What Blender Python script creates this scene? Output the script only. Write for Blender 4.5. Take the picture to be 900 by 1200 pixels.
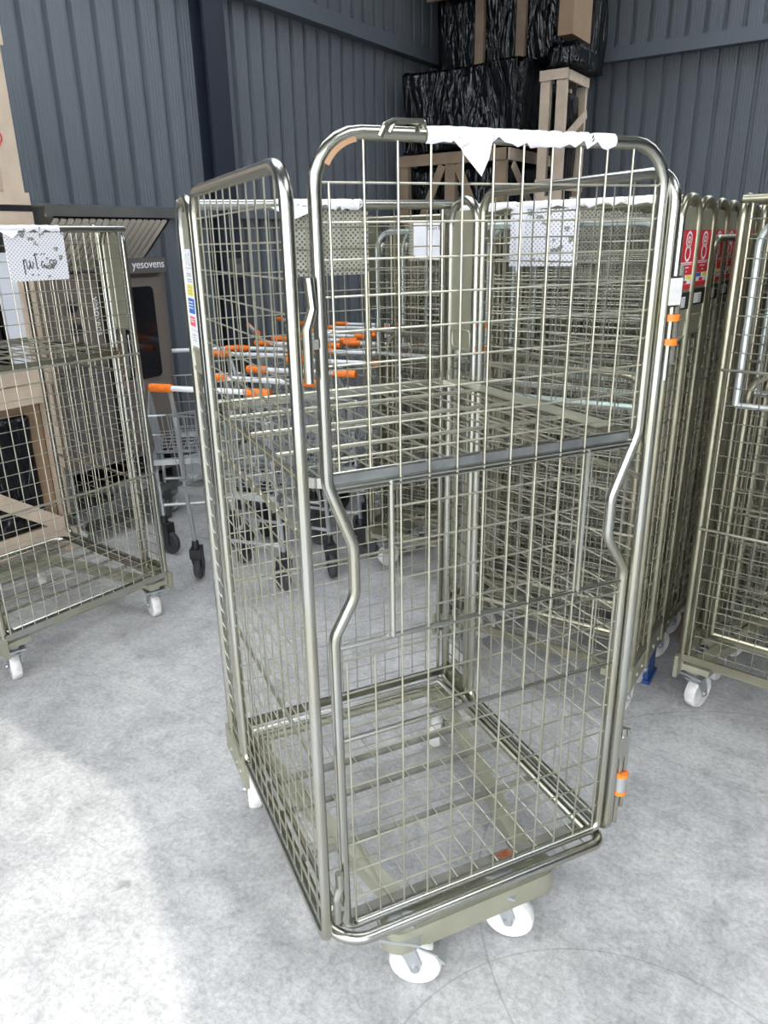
import bpy, math, random
from mathutils import Vector, Matrix, noise
random.seed(7)
S = bpy.context.scene
COL = S.collection
for o in list(bpy.data.objects):
    bpy.data.objects.remove(o, do_unlink=True)

# ------------------------------------------------------------------ camera
PITCH, ROLL, CAMH, FPX = 0.34958, -0.02242, 1.5935, 869.6
cam = bpy.data.cameras.new('camera')
cam.sensor_fit = 'VERTICAL'; cam.sensor_height = 36.0
cam.lens = FPX / 1200 * 36.0
cam.shift_x = 13.0 / 1200
cam.clip_start = 0.05
co = bpy.data.objects.new('camera', cam); COL.objects.link(co)
rt = Vector((1, 0, 0)); up = Vector((0, math.sin(PITCH), math.cos(PITCH))); fw = Vector((0, math.cos(PITCH), -math.sin(PITCH)))
cr = rt * math.cos(ROLL) + up * math.sin(ROLL)
cu = -rt * math.sin(ROLL) + up * math.cos(ROLL)
m = Matrix((cr, cu, -fw)).transposed().to_4x4(); m.translation = (0, 0, CAMH)
co.matrix_world = m
S.camera = co

# ------------------------------------------------------------------ room axes: a = depth along the long wall, b = across to the right
TH = math.radians(34)
DA = Vector((math.sin(TH), math.cos(TH), 0)); DB = Vector((math.cos(TH), -math.sin(TH), 0))
def R(a, b, z=0.0):
    return DA * a + DB * b + Vector((0, 0, z))
ROOMROT = -TH            # local +Y -> DA, local +X -> DB

# ------------------------------------------------------------------ light
w = bpy.data.worlds.new('world'); S.world = w; w.use_nodes = True
bg = w.node_tree.nodes['Background']
bg.inputs['Color'].default_value = (0.93, 0.965, 1.0, 1)
bg.inputs['Strength'].default_value = 2.5
sun = bpy.data.lights.new('sun', 'SUN'); sun.energy = 1.2; sun.angle = math.radians(0.5); sun.color = (1.0, 0.95, 0.88)
so = bpy.data.objects.new('sun', sun); COL.objects.link(so)
SUN_EL = math.radians(37.1)
sd = Vector((-0.438, 0.899, 0)).normalized() * math.cos(SUN_EL) + Vector((0, 0, -math.sin(SUN_EL)))
so.rotation_euler = sd.to_track_quat('-Z', 'Y').to_euler()
so.location = (0, -6, 8)
S.view_settings.view_transform = 'Standard'
try: S.view_settings.look = 'None'
except Exception: pass
S.view_settings.gamma = 1.0
S.view_settings.use_curve_mapping = False
S.view_settings.exposure = 1.24

# ------------------------------------------------------------------ materials
MATS = {}
def mat(name, col, rough=0.6, metal=0.0, var=0.0, vscale=8.0, col2=None, bump=0.0, bscale=40.0, spec=0.5, coords='Object'):
    if name in MATS: return MATS[name]
    M = bpy.data.materials.new(name); M.use_nodes = True
    nt = M.node_tree; b = nt.nodes['Principled BSDF']
    b.inputs['Roughness'].default_value = rough; b.inputs['Metallic'].default_value = metal
    b.inputs['Specular IOR Level'].default_value = spec
    b.inputs['Base Color'].default_value = (*col, 1)
    if var or col2 or bump:
        tc = nt.nodes.new('ShaderNodeTexCoord')
    if var or col2:
        n = nt.nodes.new('ShaderNodeTexNoise'); n.inputs['Scale'].default_value = vscale; n.inputs['Detail'].default_value = 6
        nt.links.new(tc.outputs[coords], n.inputs['Vector'])
        r = nt.nodes.new('ShaderNodeValToRGB')
        c2 = col2 if col2 else tuple(min(1, c * (1 + var)) for c in col)
        c1 = col if col2 else tuple(c * (1 - var) for c in col)
        r.color_ramp.elements[0].color = (*c1, 1); r.color_ramp.elements[1].color = (*c2, 1)
        r.color_ramp.elements[0].position = 0.35; r.color_ramp.elements[1].position = 0.65
        nt.links.new(n.outputs['Fac'], r.inputs['Fac']); nt.links.new(r.outputs['Color'], b.inputs['Base Color'])
    if bump:
        n2 = nt.nodes.new('ShaderNodeTexNoise'); n2.inputs['Scale'].default_value = bscale; n2.inputs['Detail'].default_value = 4
        nt.links.new(tc.outputs[coords], n2.inputs['Vector'])
        bp = nt.nodes.new('ShaderNodeBump'); bp.inputs['Strength'].default_value = bump; bp.inputs['Distance'].default_value = 0.01
        nt.links.new(n2.outputs['Fac'], bp.inputs['Height']); nt.links.new(bp.outputs['Normal'], b.inputs['Normal'])
    MATS[name] = M; return M

ZINC = mat('zinc_tube', (0.43, 0.415, 0.33), 0.27, 1.0, col2=(0.47, 0.48, 0.46), vscale=5)
WIRE = mat('zinc_wire', (0.47, 0.455, 0.37), 0.36, 0.9, var=0.12, vscale=14)
ZINCN = mat('zinc_shaded_tube', (0.38, 0.36, 0.27), 0.33, 0.95, var=0.18, vscale=6)  # darker zinc copy for nested cages, their shade put into the colour
WIREN = mat('zinc_shaded_wire', (0.33, 0.32, 0.26), 0.42, 0.85, var=0.2, vscale=9)  # wire darkened too: the dark inside the nested rows is in its colour
OLIVE = mat('zinc_plate', (0.39, 0.385, 0.295), 0.42, 0.6, var=0.12, vscale=7)
DARKBAR = mat('dull_steel', (0.20, 0.21, 0.21), 0.5, 0.6, var=0.2, vscale=20)
STEEL = mat('stainless', (0.42, 0.41, 0.39), 0.32, 0.9, var=0.1, vscale=4)
GALV = mat('galvanised', (0.46, 0.48, 0.49), 0.42, 0.75, var=0.12, vscale=10)
NYLON = mat('white_nylon', (0.74, 0.74, 0.72), 0.5, 0.0, col2=(0.55, 0.54, 0.52), vscale=35)
RUBBER = mat('dark_rubber', (0.045, 0.047, 0.055), 0.65)
PLASTIC = mat('black_plastic', (0.02, 0.021, 0.024), 0.45)
ORANGE = mat('orange_plastic', (0.85, 0.20, 0.02), 0.45)
WHITEP = mat('white_handle', (0.72, 0.73, 0.75), 0.4)
PAPER = mat('paper', (0.80, 0.80, 0.84), 0.8, var=0.04, vscale=30)
PALEWOOD = mat('pale_wood', (0.62, 0.50, 0.385), 0.75, var=0.10, vscale=6, bump=0.05)
TANWOOD = mat('tan_wood', (0.30, 0.215, 0.145), 0.8, var=0.15, vscale=6)
CARD = mat('cardboard', (0.36, 0.245, 0.155), 0.85, var=0.06, vscale=4)
OVEN = mat('oven_paint', (0.175, 0.148, 0.127), 0.42, 0.15, var=0.04, vscale=3)
OVENGREY = mat('oven_grey', (0.125, 0.118, 0.113), 0.45, 0.2)
GLASSB = mat('black_glass', (0.008, 0.008, 0.01), 0.08, 0.0, spec=0.6)
BLACK = mat('black_paint', (0.012, 0.012, 0.014), 0.5)
FOAM = mat('white_foam', (0.74, 0.77, 0.84), 0.7)
NAVY = mat('navy_steel', (0.017, 0.023, 0.038), 0.5, 0.0, var=0.05)
RED = mat('label_red', (0.62, 0.02, 0.035), 0.45)
YEL = mat('label_yellow', (0.80, 0.70, 0.08), 0.5)
BLU = mat('label_blue', (0.03, 0.13, 0.46), 0.5)
PINK = mat('label_pink', (0.75, 0.10, 0.16), 0.5)
LWHITE = mat('label_white', (0.80, 0.80, 0.82), 0.5)
LGREY = mat('label_grey', (0.35, 0.35, 0.37), 0.6)
INK = mat('ink', (0.03, 0.03, 0.05), 0.6)
RUST = mat('rust', (0.30, 0.10, 0.04), 0.9, var=0.3, vscale=60)
BLUEP = mat('blue_plastic', (0.02, 0.06, 0.22), 0.5)
BROWNTAPE = mat('brown_tape', (0.33, 0.19, 0.10), 0.6)
IRI = mat('passivated_tube', (0.50, 0.62, 0.58), 0.35, 0.6, col2=(0.72, 0.68, 0.72), vscale=3)

DKB = mat('dark_zinc_bar', (0.25, 0.245, 0.21), 0.5, 0.4, var=0.3, vscale=12)  # darker zinc with uneven tone, for the deck bars
def film_mat():
    M = bpy.data.materials.new('black_film'); M.use_nodes = True; nt = M.node_tree; b = nt.nodes['Principled BSDF']
    b.inputs['Base Color'].default_value = (0.006, 0.007, 0.010, 1); b.inputs['Roughness'].default_value = 0.24
    tc = nt.nodes.new('ShaderNodeTexCoord'); hs = []
    for (sc, rot, scale, dist) in (((3.2, 3.2, 0.8), (0, 0.35, 0.2), 1.1, 1.2), ((7, 7, 1.6), (0, -0.5, 0), 1.3, 0.8)):
        mp = nt.nodes.new('ShaderNodeMapping'); mp.inputs['Scale'].default_value = sc; mp.inputs['Rotation'].default_value = rot
        n = nt.nodes.new('ShaderNodeTexNoise'); n.inputs['Scale'].default_value = scale; n.inputs['Detail'].default_value = 3; n.inputs['Distortion'].default_value = dist
        nt.links.new(tc.outputs['Object'], mp.inputs['Vector']); nt.links.new(mp.outputs['Vector'], n.inputs['Vector'])
        a = nt.nodes.new('ShaderNodeMath'); a.operation = 'SUBTRACT'; a.inputs[1].default_value = 0.5; nt.links.new(n.outputs['Fac'], a.inputs[0])
        c = nt.nodes.new('ShaderNodeMath'); c.operation = 'ABSOLUTE'; nt.links.new(a.outputs[0], c.inputs[0])
        d = nt.nodes.new('ShaderNodeMath'); d.operation = 'POWER'; d.inputs[1].default_value = 0.75; nt.links.new(c.outputs[0], d.inputs[0]); hs.append(d)
    ad = nt.nodes.new('ShaderNodeMath'); ad.operation = 'ADD'; nt.links.new(hs[0].outputs[0], ad.inputs[0]); nt.links.new(hs[1].outputs[0], ad.inputs[1])
    bp = nt.nodes.new('ShaderNodeBump'); bp.inputs['Strength'].default_value = 0.85; bp.inputs['Distance'].default_value = 0.06
    nt.links.new(ad.outputs[0], bp.inputs['Height']); nt.links.new(bp.outputs['Normal'], b.inputs['Normal'])
    return M
FILM = film_mat()

def plate_mat(name, painted):
    """perforated sheet: rows of little holes, with or without flaking white paint"""
    M = bpy.data.materials.new(name); M.use_nodes = True; nt = M.node_tree; b = nt.nodes['Principled BSDF']
    tc = nt.nodes.new('ShaderNodeTexCoord')
    mp = nt.nodes.new('ShaderNodeMapping'); mp.inputs['Rotation'].default_value = (0, math.radians(45), 0); mp.inputs['Scale'].default_value = (105, 0.001, 105)
    nt.links.new(tc.outputs['Object'], mp.inputs['Vector'])
    v = nt.nodes.new('ShaderNodeTexVoronoi'); v.inputs['Scale'].default_value = 1.0; v.inputs['Randomness'].default_value = 0.0
    nt.links.new(mp.outputs['Vector'], v.inputs['Vector'])
    th = nt.nodes.new('ShaderNodeMath'); th.operation = 'LESS_THAN'; th.inputs[1].default_value = 0.30
    nt.links.new(v.outputs['Distance'], th.inputs[0])
    n = nt.nodes.new('ShaderNodeTexNoise'); n.inputs['Scale'].default_value = 22; n.inputs['Detail'].default_value = 6
    nt.links.new(tc.outputs['Object'], n.inputs['Vector'])
    r = nt.nodes.new('ShaderNodeValToRGB'); r.color_ramp.interpolation = 'CONSTANT'
    e = r.color_ramp.elements
    if painted:
        e[0].color = (0.16, 0.16, 0.14, 1); e[1].position = 0.385; e[1].color = (0.78, 0.78, 0.83, 1)
    else:
        e[0].color = (0.40, 0.39, 0.32, 1); e[1].position = 0.6; e[1].color = (0.46, 0.45, 0.38, 1)
    nt.links.new(n.outputs['Fac'], r.inputs['Fac'])
    mx = nt.nodes.new('ShaderNodeMixRGB'); mx.inputs['Color2'].default_value = (0.10, 0.10, 0.09, 1)
    if painted: mx.inputs['Color2'].default_value = (0.42, 0.42, 0.43, 1)
    nt.links.new(th.outputs[0], mx.inputs['Fac']); nt.links.new(r.outputs['Color'], mx.inputs['Color1'])
    nt.links.new(mx.outputs['Color'], b.inputs['Base Color'])
    b.inputs['Roughness'].default_value = 0.6; b.inputs['Metallic'].default_value = 0.0 if painted else 0.35
    return M
PERF = plate_mat('perforated_zinc', False); PERFW = plate_mat('perforated_painted', True)

STAIN = (-0.544, 3.170)      # rusty patch on the concrete, in the floor's own axes
def floor_mat():
    M = bpy.data.materials.new('concrete'); M.use_nodes = True; nt = M.node_tree; b = nt.nodes['Principled BSDF']; L = nt.links.new
    tc = nt.nodes.new('ShaderNodeTexCoord')
    def nz(scale, detail, rough=0.5, dist=0.0, vec=None):
        n = nt.nodes.new('ShaderNodeTexNoise'); n.inputs['Scale'].default_value = scale; n.inputs['Detail'].default_value = detail
        n.inputs['Roughness'].default_value = rough; n.inputs['Distortion'].default_value = dist
        L(vec if vec else tc.outputs['Object'], n.inputs['Vector']); return n.outputs['Fac']
    def ramp(f, p0, c0, p1, c1):
        r = nt.nodes.new('ShaderNodeValToRGB'); e = r.color_ramp.elements
        e[0].position = p0; e[0].color = (*c0, 1); e[1].position = p1; e[1].color = (*c1, 1); L(f, r.inputs['Fac']); return r.outputs['Color']
    def mul(a, c, fac=1.0):
        x = nt.nodes.new('ShaderNodeMixRGB'); x.blend_type = 'MULTIPLY'; x.inputs['Fac'].default_value = fac; L(a, x.inputs['Color1']); L(c, x.inputs['Color2']); return x.outputs['Color']
    c = ramp(nz(1.1, 8, 0.6), 0.30, (0.46, 0.46, 0.46), 0.72, (0.58, 0.575, 0.565))
    c = mul(c, ramp(nz(5.5, 9, 0.72, 0.6), 0.32, (0.66, 0.66, 0.67), 0.58, (1.05, 1.05, 1.05)), 0.85)
    c = mul(c, ramp(nz(70, 5, 0.8), 0.34, (0.62, 0.62, 0.62), 0.60, (1.08, 1.08, 1.08)), 0.75)
    c = mul(c, ramp(nz(18, 8, 0.8, 0.8), 0.36, (0.70, 0.70, 0.71), 0.52, (1.03, 1.03, 1.03)), 0.6)
    # long trowel strokes
    mp = nt.nodes.new('ShaderNodeMapping'); mp.inputs['Rotation'].default_value = (0, 0, 0.9); mp.inputs['Scale'].default_value = (3.0, 22, 1)
    L(tc.outputs['Object'], mp.inputs['Vector'])
    c = mul(c, ramp(nz(1.6, 7, 0.7, 1.4, mp.outputs['Vector']), 0.34, (0.82, 0.82, 0.82), 0.50, (1.02, 1.02, 1.02)), 0.35)
    for rz_, sc_, dk_ in ((0.5, (1.2, 26, 1), 0.72), (-0.9, (1.0, 22, 1), 0.78), (2.0, (1.6, 30, 1), 0.8)):
        mq = nt.nodes.new('ShaderNodeMapping'); mq.inputs['Rotation'].default_value = (0, 0, rz_); mq.inputs['Scale'].default_value = sc_
        L(tc.outputs['Object'], mq.inputs['Vector'])
        c = mul(c, ramp(nz(2.2, 4, 0.65, 2.2, mq.outputs['Vector']), 0.27, (dk_, dk_, dk_), 0.335, (1, 1, 1)), 0.8)
    # scattered dark spots
    c = mul(c, ramp(nz(11, 2, 0.4), 0.20, (0.45, 0.44, 0.43), 0.27, (1, 1, 1)), 0.6)
    # scraped arcs left by casters
    geo = tc.outputs['Object']
    for (cx, cy, rad, wd, dk) in ((0.15, 1.75, 0.86, 0.004, 0.70), (0.75, 0.95, 0.72, 0.003, 0.75), (-0.1, 0.9, 0.5, 0.003, 0.72), (1.7, 1.2, 1.05, 0.005, 0.82), (-0.2, 3.4, 1.25, 0.006, 0.85)):
        d = nt.nodes.new('ShaderNodeVectorMath'); d.operation = 'DISTANCE'; d.inputs[1].default_value = (cx, cy, 0); L(geo, d.inputs[0])
        s = nt.nodes.new('ShaderNodeMath'); s.operation = 'SUBTRACT'; s.inputs[1].default_value = rad; L(d.outputs['Value'], s.inputs[0])
        ab = nt.nodes.new('ShaderNodeMath'); ab.operation = 'ABSOLUTE'; L(s.outputs[0], ab.inputs[0])
        dv = nt.nodes.new('ShaderNodeMath'); dv.operation = 'DIVIDE'; dv.inputs[1].default_value = wd; L(ab.outputs[0], dv.inputs[0])
        c = mul(c, ramp(dv.outputs[0], 0.3, (dk, dk, dk), 1.0, (1, 1, 1)), 0.8)
    d = nt.nodes.new('ShaderNodeVectorMath'); d.operation = 'DISTANCE'; d.inputs[1].default_value = (STAIN[0], STAIN[1], 0); L(geo, d.inputs[0])
    sa = nt.nodes.new('ShaderNodeMath'); sa.operation = 'MULTIPLY_ADD'; sa.inputs[1].default_value = 0.5; L(nz(7, 5), sa.inputs[0]); L(d.outputs['Value'], sa.inputs[2])
    c = mul(c, ramp(sa.outputs[0], 0.30, (0.62, 0.38, 0.26), 0.52, (1, 1, 1)), 0.8)
    L(c, b.inputs['Base Color'])
    b.inputs['Roughness'].default_value = 0.62
    bp = nt.nodes.new('ShaderNodeBump'); bp.inputs['Strength'].default_value = 0.25; bp.inputs['Distance'].default_value = 0.004
    L(nz(45, 6, 0.7), bp.inputs['Height']); L(bp.outputs['Normal'], b.inputs['Normal'])
    return M
FLOOR = floor_mat()
WALLM = mat('wall_sheet', (0.128, 0.144, 0.166), 0.5, 0.0, var=0.04, vscale=1.5)
CEILM = mat('roof_sheet', (0.05, 0.055, 0.065), 0.6)
YARD = mat('yard_asphalt', (0.30, 0.30, 0.29), 0.9, var=0.1, vscale=3)

# ------------------------------------------------------------------ mesh builder
class MB:
    def __init__(s): s.v = []; s.f = []; s.mi = []; s.mats = []; s.cur = 0
    def use(s, m):
        if m not in s.mats: s.mats.append(m)
        s.cur = s.mats.index(m); return s
    def face(s, idx): s.f.append(idx); s.mi.append(s.cur)
    def quad(s, *p):
        n = len(s.v); s.v += [tuple(q) for q in p]; s.face(tuple(range(n, n + len(p))))
    def box(s, x0, x1, y0, y1, z0, z1, M=None):
        n = len(s.v)
        P = [Vector((x, y, z)) for z in (z0, z1) for y in (y0, y1) for x in (x0, x1)]
        if M is not None: P = [M @ p for p in P]
        s.v += [tuple(p) for p in P]
        for q in ((0, 2, 3, 1), (4, 5, 7, 6), (0, 1, 5, 4), (2, 6, 7, 3), (0, 4, 6, 2), (1, 3, 7, 5)):
            s.face(tuple(n + i for i in q))
        return s
    def bar(s, p, q, wd, ht, upv=(0, 0, 1)):
        """a rectangular bar from p to q, wd across, ht along upv"""
        p = Vector(p); q = Vector(q); d = (q - p).normalized(); u = Vector(upv); x = d.cross(u).normalized(); u = x.cross(d).normalized()
        n = len(s.v)
        for c in (p, q):
            for i, j in ((-1, -1), (1, -1), (1, 1), (-1, 1)): s.v.append(tuple(c + x * (i * wd / 2) + u * (j * ht / 2)))
        for i in range(4): s.face((n + i, n + (i + 1) % 4, n + 4 + (i + 1) % 4, n + 4 + i))
        s.face((n + 3, n + 2, n + 1, n)); s.face((n + 4, n + 5, n + 6, n + 7)); return s
    def tube(s, pts, r, seg=10, closed=False):
        P = [Vector(p) for p in pts]; k = len(P); n0 = len(s.v); fr = None
        for i in range(k):
            if closed: t = (P[(i + 1) % k] - P[i - 1]).normalized()
            elif i == 0: t = (P[1] - P[0]).normalized()
            elif i == k - 1: t = (P[-1] - P[-2]).normalized()
            else: t = ((P[i + 1] - P[i]).normalized() + (P[i] - P[i - 1]).normalized()).normalized()
            if fr is None:
                a = Vector((0, 0, 1)) if abs(t.z) < 0.9 else Vector((1, 0, 0)); fr = t.cross(a).normalized()
            fr = (fr - t * fr.dot(t)).normalized(); bn = t.cross(fr)
            rr = r[i] if isinstance(r, (list, tuple)) else r
            for j in range(seg):
                an = 2 * math.pi * j / seg; s.v.append(tuple(P[i] + (fr * math.cos(an) + bn * math.sin(an)) * rr))
        for i in range(k if closed else k - 1):
            A = n0 + i * seg; B = n0 + ((i + 1) % k) * seg
            for j in range(seg): s.face((A + j, A + (j + 1) % seg, B + (j + 1) % seg, B + j))
        if not closed:
            s.face(tuple(n0 + j for j in reversed(range(seg)))); s.face(tuple(n0 + (k - 1) * seg + j for j in range(seg)))
        return s
    def lathe(s, prof, c, axis, seg=20):
        """prof = [(radius, along)], closed solid round axis through c"""
        c = Vector(c); ax = Vector(axis).normalized(); a = Vector((0, 0, 1)) if abs(ax.z) < 0.9 else Vector((1, 0, 0)); x = ax.cross(a).normalized(); y = ax.cross(x)
        n0 = len(s.v)
        for (r, t) in prof:
            for j in range(seg):
                an = 2 * math.pi * j / seg; s.v.append(tuple(c + ax * t + (x * math.cos(an) + y * math.sin(an)) * max(r, 1e-4)))
        for i in range(len(prof) - 1):
            A = n0 + i * seg; B = A + seg
            for j in range(seg): s.face((A + j, A + (j + 1) % seg, B + (j + 1) % seg, B + j))
        s.face(tuple(n0 + j for j in reversed(range(seg)))); s.face(tuple(n0 + (len(prof) - 1) * seg + j for j in range(seg)))
        return s
    def prism(s, poly, d):
        """poly = 3D loop, extruded by vector d"""
        n = len(s.v); k = len(poly); d = Vector(d)
        s.v += [tuple(p) for p in poly] + [tuple(Vector(p) + d) for p in poly]
        s.face(tuple(reversed(range(n, n + k)))); s.face(tuple(range(n + k, n + 2 * k)))
        for i in range(k): s.face((n + i, n + (i + 1) % k, n + k + (i + 1) % k, n + k + i))
        return s
    def mesh(s, name, m=None, smooth=True):
        me = bpy.data.meshes.new(name); me.from_pydata(s.v, [], s.f)
        ml = s.mats if s.mats else [m]
        for q in ml: me.materials.append(q)
        if s.mats: me.polygons.foreach_set('material_index', s.mi)
        if smooth:
            me.polygons.foreach_set('use_smooth', [True] * len(me.polygons)); me.update()
            me.set_sharp_from_angle(angle=math.radians(38))
        import bmesh
        bm = bmesh.new(); bm.from_mesh(me); bmesh.ops.recalc_face_normals(bm, faces=bm.faces); bm.to_mesh(me); bm.free()
        me.update(); return me

def fillet(pts, r, n=6, closed=False):
    P = [Vector(p) for p in pts]; k = len(P); out = []
    for i in range(k):
        if not closed and i in (0, k - 1): out.append(P[i]); continue
        ri = r[i] if isinstance(r, (list, tuple)) else r
        if ri <= 0: out.append(P[i]); continue
        a = (P[i - 1] - P[i]); b = (P[(i + 1) % k] - P[i]); la, lb = a.length, b.length; a.normalize(); b.normalize()
        ang = a.angle(b); t = min(ri / math.tan(ang / 2), la * 0.49, lb * 0.49); rr = t * math.tan(ang / 2)
        c = P[i] + (a + b).normalized() * (rr / math.sin(ang / 2)); p0 = P[i] + a * t; p1 = P[i] + b * t
        u = p0 - c; v = p1 - c; th = u.angle(v)
        for j in range(n + 1):
            f = j / n; out.append(c + (u * math.sin((1 - f) * th) + v * math.sin(f * th)) / math.sin(th))
    return out

CACHE = {}
def cached(key, fn):
    if key not in CACHE: CACHE[key] = fn()
    return CACHE[key]
def obj(name, me, parent=None, loc=(0, 0, 0), rot=(0, 0, 0), m=None):
    if isinstance(me, MB): me = me.mesh(name, m)
    o = bpy.data.objects.new(name, me); COL.objects.link(o); o.location = loc; o.rotation_euler = rot
    if parent: o.parent = parent
    return o
def thing(name, label, cat, loc=(0, 0, 0), rotz=0.0, group=None):
    o = bpy.data.objects.new(name, None); COL.objects.link(o); o.empty_display_size = 0.1; o.location = loc; o.rotation_euler = (0, 0, rotz)
    o['label'] = label; o['category'] = cat
    if group: o['group'] = group
    return o
def tag(o, label, cat, group=None):
    o['label'] = label; o['category'] = cat
    if group: o['group'] = group
    return o
def struct(name, me, loc=(0, 0, 0), rot=(0, 0, 0), m=None):
    o = obj(name, me, None, loc, rot, m); o['kind'] = 'structure'; return o
def text_mesh(txt, size, m, depth=0.0006, align='CENTER'):
    cu_ = bpy.data.curves.new('writing', 'FONT'); cu_.body = txt; cu_.size = size; cu_.extrude = depth; cu_.align_x = align; cu_.align_y = 'CENTER'
    t = bpy.data.objects.new('writing', cu_); COL.objects.link(t); bpy.context.view_layer.update()
    me = bpy.data.meshes.new_from_object(t.evaluated_get(bpy.context.evaluated_depsgraph_get()))
    bpy.data.objects.remove(t, do_unlink=True); me.materials.clear(); me.materials.append(m); return me

# ------------------------------------------------------------------ room shell
A0, A1, B0, B1, ZR = -1.1, 9.09, -4.51, 7.5, 5.0
JAMB_B, HEAD_Z = 2.42, 3.6
def room(name, mb, m): return struct(name, mb, (0, 0, 0), (0, 0, ROOMROT), m)   # local x = b, y = a
room('floor', MB().box(B0 - 0.2, B1 + 0.2, A0 - 0.2, A1 + 0.2, -0.15, 0.0), FLOOR)
f_ = bpy.data.objects['floor']
# keep the concrete pattern in world axes
yard = room('yard_ground', MB().box(-30, 30, -40, A0 - 0.2, -0.17, -0.02), YARD)
def corrugated(L, z0, z1, pitch=0.18, dep=0.035, thick=0.09, minor=True):
    """profile in x with trapezoid ribs standing to -y (room side), back at +thick"""
    pr = []; x = 0.0
    while x < L:
        pr += [(x, -dep), (x + pitch * 0.05, 0), (x + pitch * 0.22, 0), (x + pitch * 0.27, -dep)]
        if minor:
            for q in (0.40, 0.56, 0.72, 0.86):
                pr += [(x + pitch * (q - 0.02), -dep), (x + pitch * q, -dep - 0.003), (x + pitch * (q + 0.02), -dep)]
        x += pitch
    pr.append((L, -dep)); mb = MB(); n = len(pr)
    mb.v += [(px, py, z0) for px, py in pr] + [(px, py, z1) for px, py in pr]
    for i in range(n - 1): mb.face((i, i + 1, n + i + 1, n + i))
    mb.box(0, L, 0.02, thick, z0, z1); return mb
# long wall (left of the picture): local frame along a, ribs to +b
wl = corrugated(A1 - A0 + 0.0, 0, ZR)
me = wl.mesh('wall_left', WALLM, smooth=False)
struct('wall_left', me, R(A0, B0, 0), (0, 0, ROOMROT + math.pi / 2))
mb = corrugated(B1 - B0, 0, ZR)
struct('wall_back', mb.mesh('wall_back', WALLM, smooth=False), R(A1, B0, 0), (0, 0, ROOMROT))
room('wall_right', MB().box(B1, B1 + 0.12, A0, A1, 0, ZR), WALLM)
fr = MB(); fr.box(JAMB_B, JAMB_B + 3.4, A0 - 0.16, A0, 0, ZR); fr.box(B0, B1, A0 - 0.16, A0, HEAD_Z, ZR); fr.box(B0, -2.2, A0 - 0.16, A0, 0, HEAD_Z)  # unseen; left piece added and pier widened to cut sky light
room('wall_front', fr, WALLM)
cl = MB()
HOLES = [(-4.1, -1.2, 0.8, 4.2), (-1.2, 3.6, 6.8, 8.9), (1.4, 3.8, -0.7, 2.2)]  # roof openings added out of view for fill light
def holed(mb, x0, x1, y0, y1, holes):
    xs = sorted({x0, x1} | {h[0] for h in holes} | {h[1] for h in holes}); ys = sorted({y0, y1} | {h[2] for h in holes} | {h[3] for h in holes})
    for i in range(len(xs) - 1):
        for j in range(len(ys) - 1):
            cx, cy = (xs[i] + xs[i + 1]) / 2, (ys[j] + ys[j + 1]) / 2
            if not any(h[0] < cx < h[1] and h[2] < cy < h[3] for h in holes): mb.box(xs[i], xs[i + 1], ys[j], ys[j + 1], ZR, ZR + 0.1)
holed(cl, B0 - 0.1, B1 + 0.1, A0 - 0.16, A1 + 0.1, HOLES)
room('ceiling', cl, CEILM)
# unseen translucent roof sheets, added to brighten the floor and walls
RL = bpy.data.materials.new('added_rooflight_sheet'); RL.use_nodes = True
nt_ = RL.node_tree; tr_ = nt_.nodes.new('ShaderNodeBsdfTranslucent'); tr_.inputs['Color'].default_value = (0.85, 0.88, 0.9, 1)
nt_.links.new(tr_.outputs[0], nt_.nodes['Material Output'].inputs['Surface'])
for n_, h in enumerate(HOLES):
    q = MB(); q.quad((h[0], h[2], ZR + 0.05), (h[1], h[2], ZR + 0.05), (h[1], h[3], ZR + 0.05), (h[0], h[3], ZR + 0.05))
    room('added_rooflight_%d' % (n_ + 1), q, RL)
# girts, column, flashing
NAVYG = mat('girt_paint', (0.12, 0.14, 0.165), 0.5)
room('trim_1', MB().box(B0 + 0.03, B0 + 0.14, A0, A1, 3.33, 3.46), NAVYG)
room('trim_2', MB().box(B0, B1, A1 - 0.16, A1 - 0.03, 3.33, 3.46), NAVYG)
room('trim_3', MB().box(B0 + 0.02, B0 + 0.075, A0, A1, 1.79, 1.86), NAVYG)
room('trim_4', MB().box(B0, B0 + 0.22, A0, A1, 4.15, 4.45), NAVY)
cb = MB(); cb.box(B0 + 0.04, B0 + 0.30, 4.53, 4.56, 0, ZR); cb.box(B0 + 0.04, B0 + 0.30, 4.78, 4.81, 0, ZR); cb.box(B0 + 0.14, B0 + 0.17, 4.56, 4.78, 0, ZR)
c2 = MB(); c2.box(B0 + 0.16, B0 + 0.18, 4.43, 4.64, 0, ZR); c2.box(B0 + 0.045, B0 + 0.06, 4.43, 4.64, 0, ZR); c2.box(B0 + 0.06, B0 + 0.16, 4.525, 4.545, 0, ZR)
room('wall_column', c2, NAVY)

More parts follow.
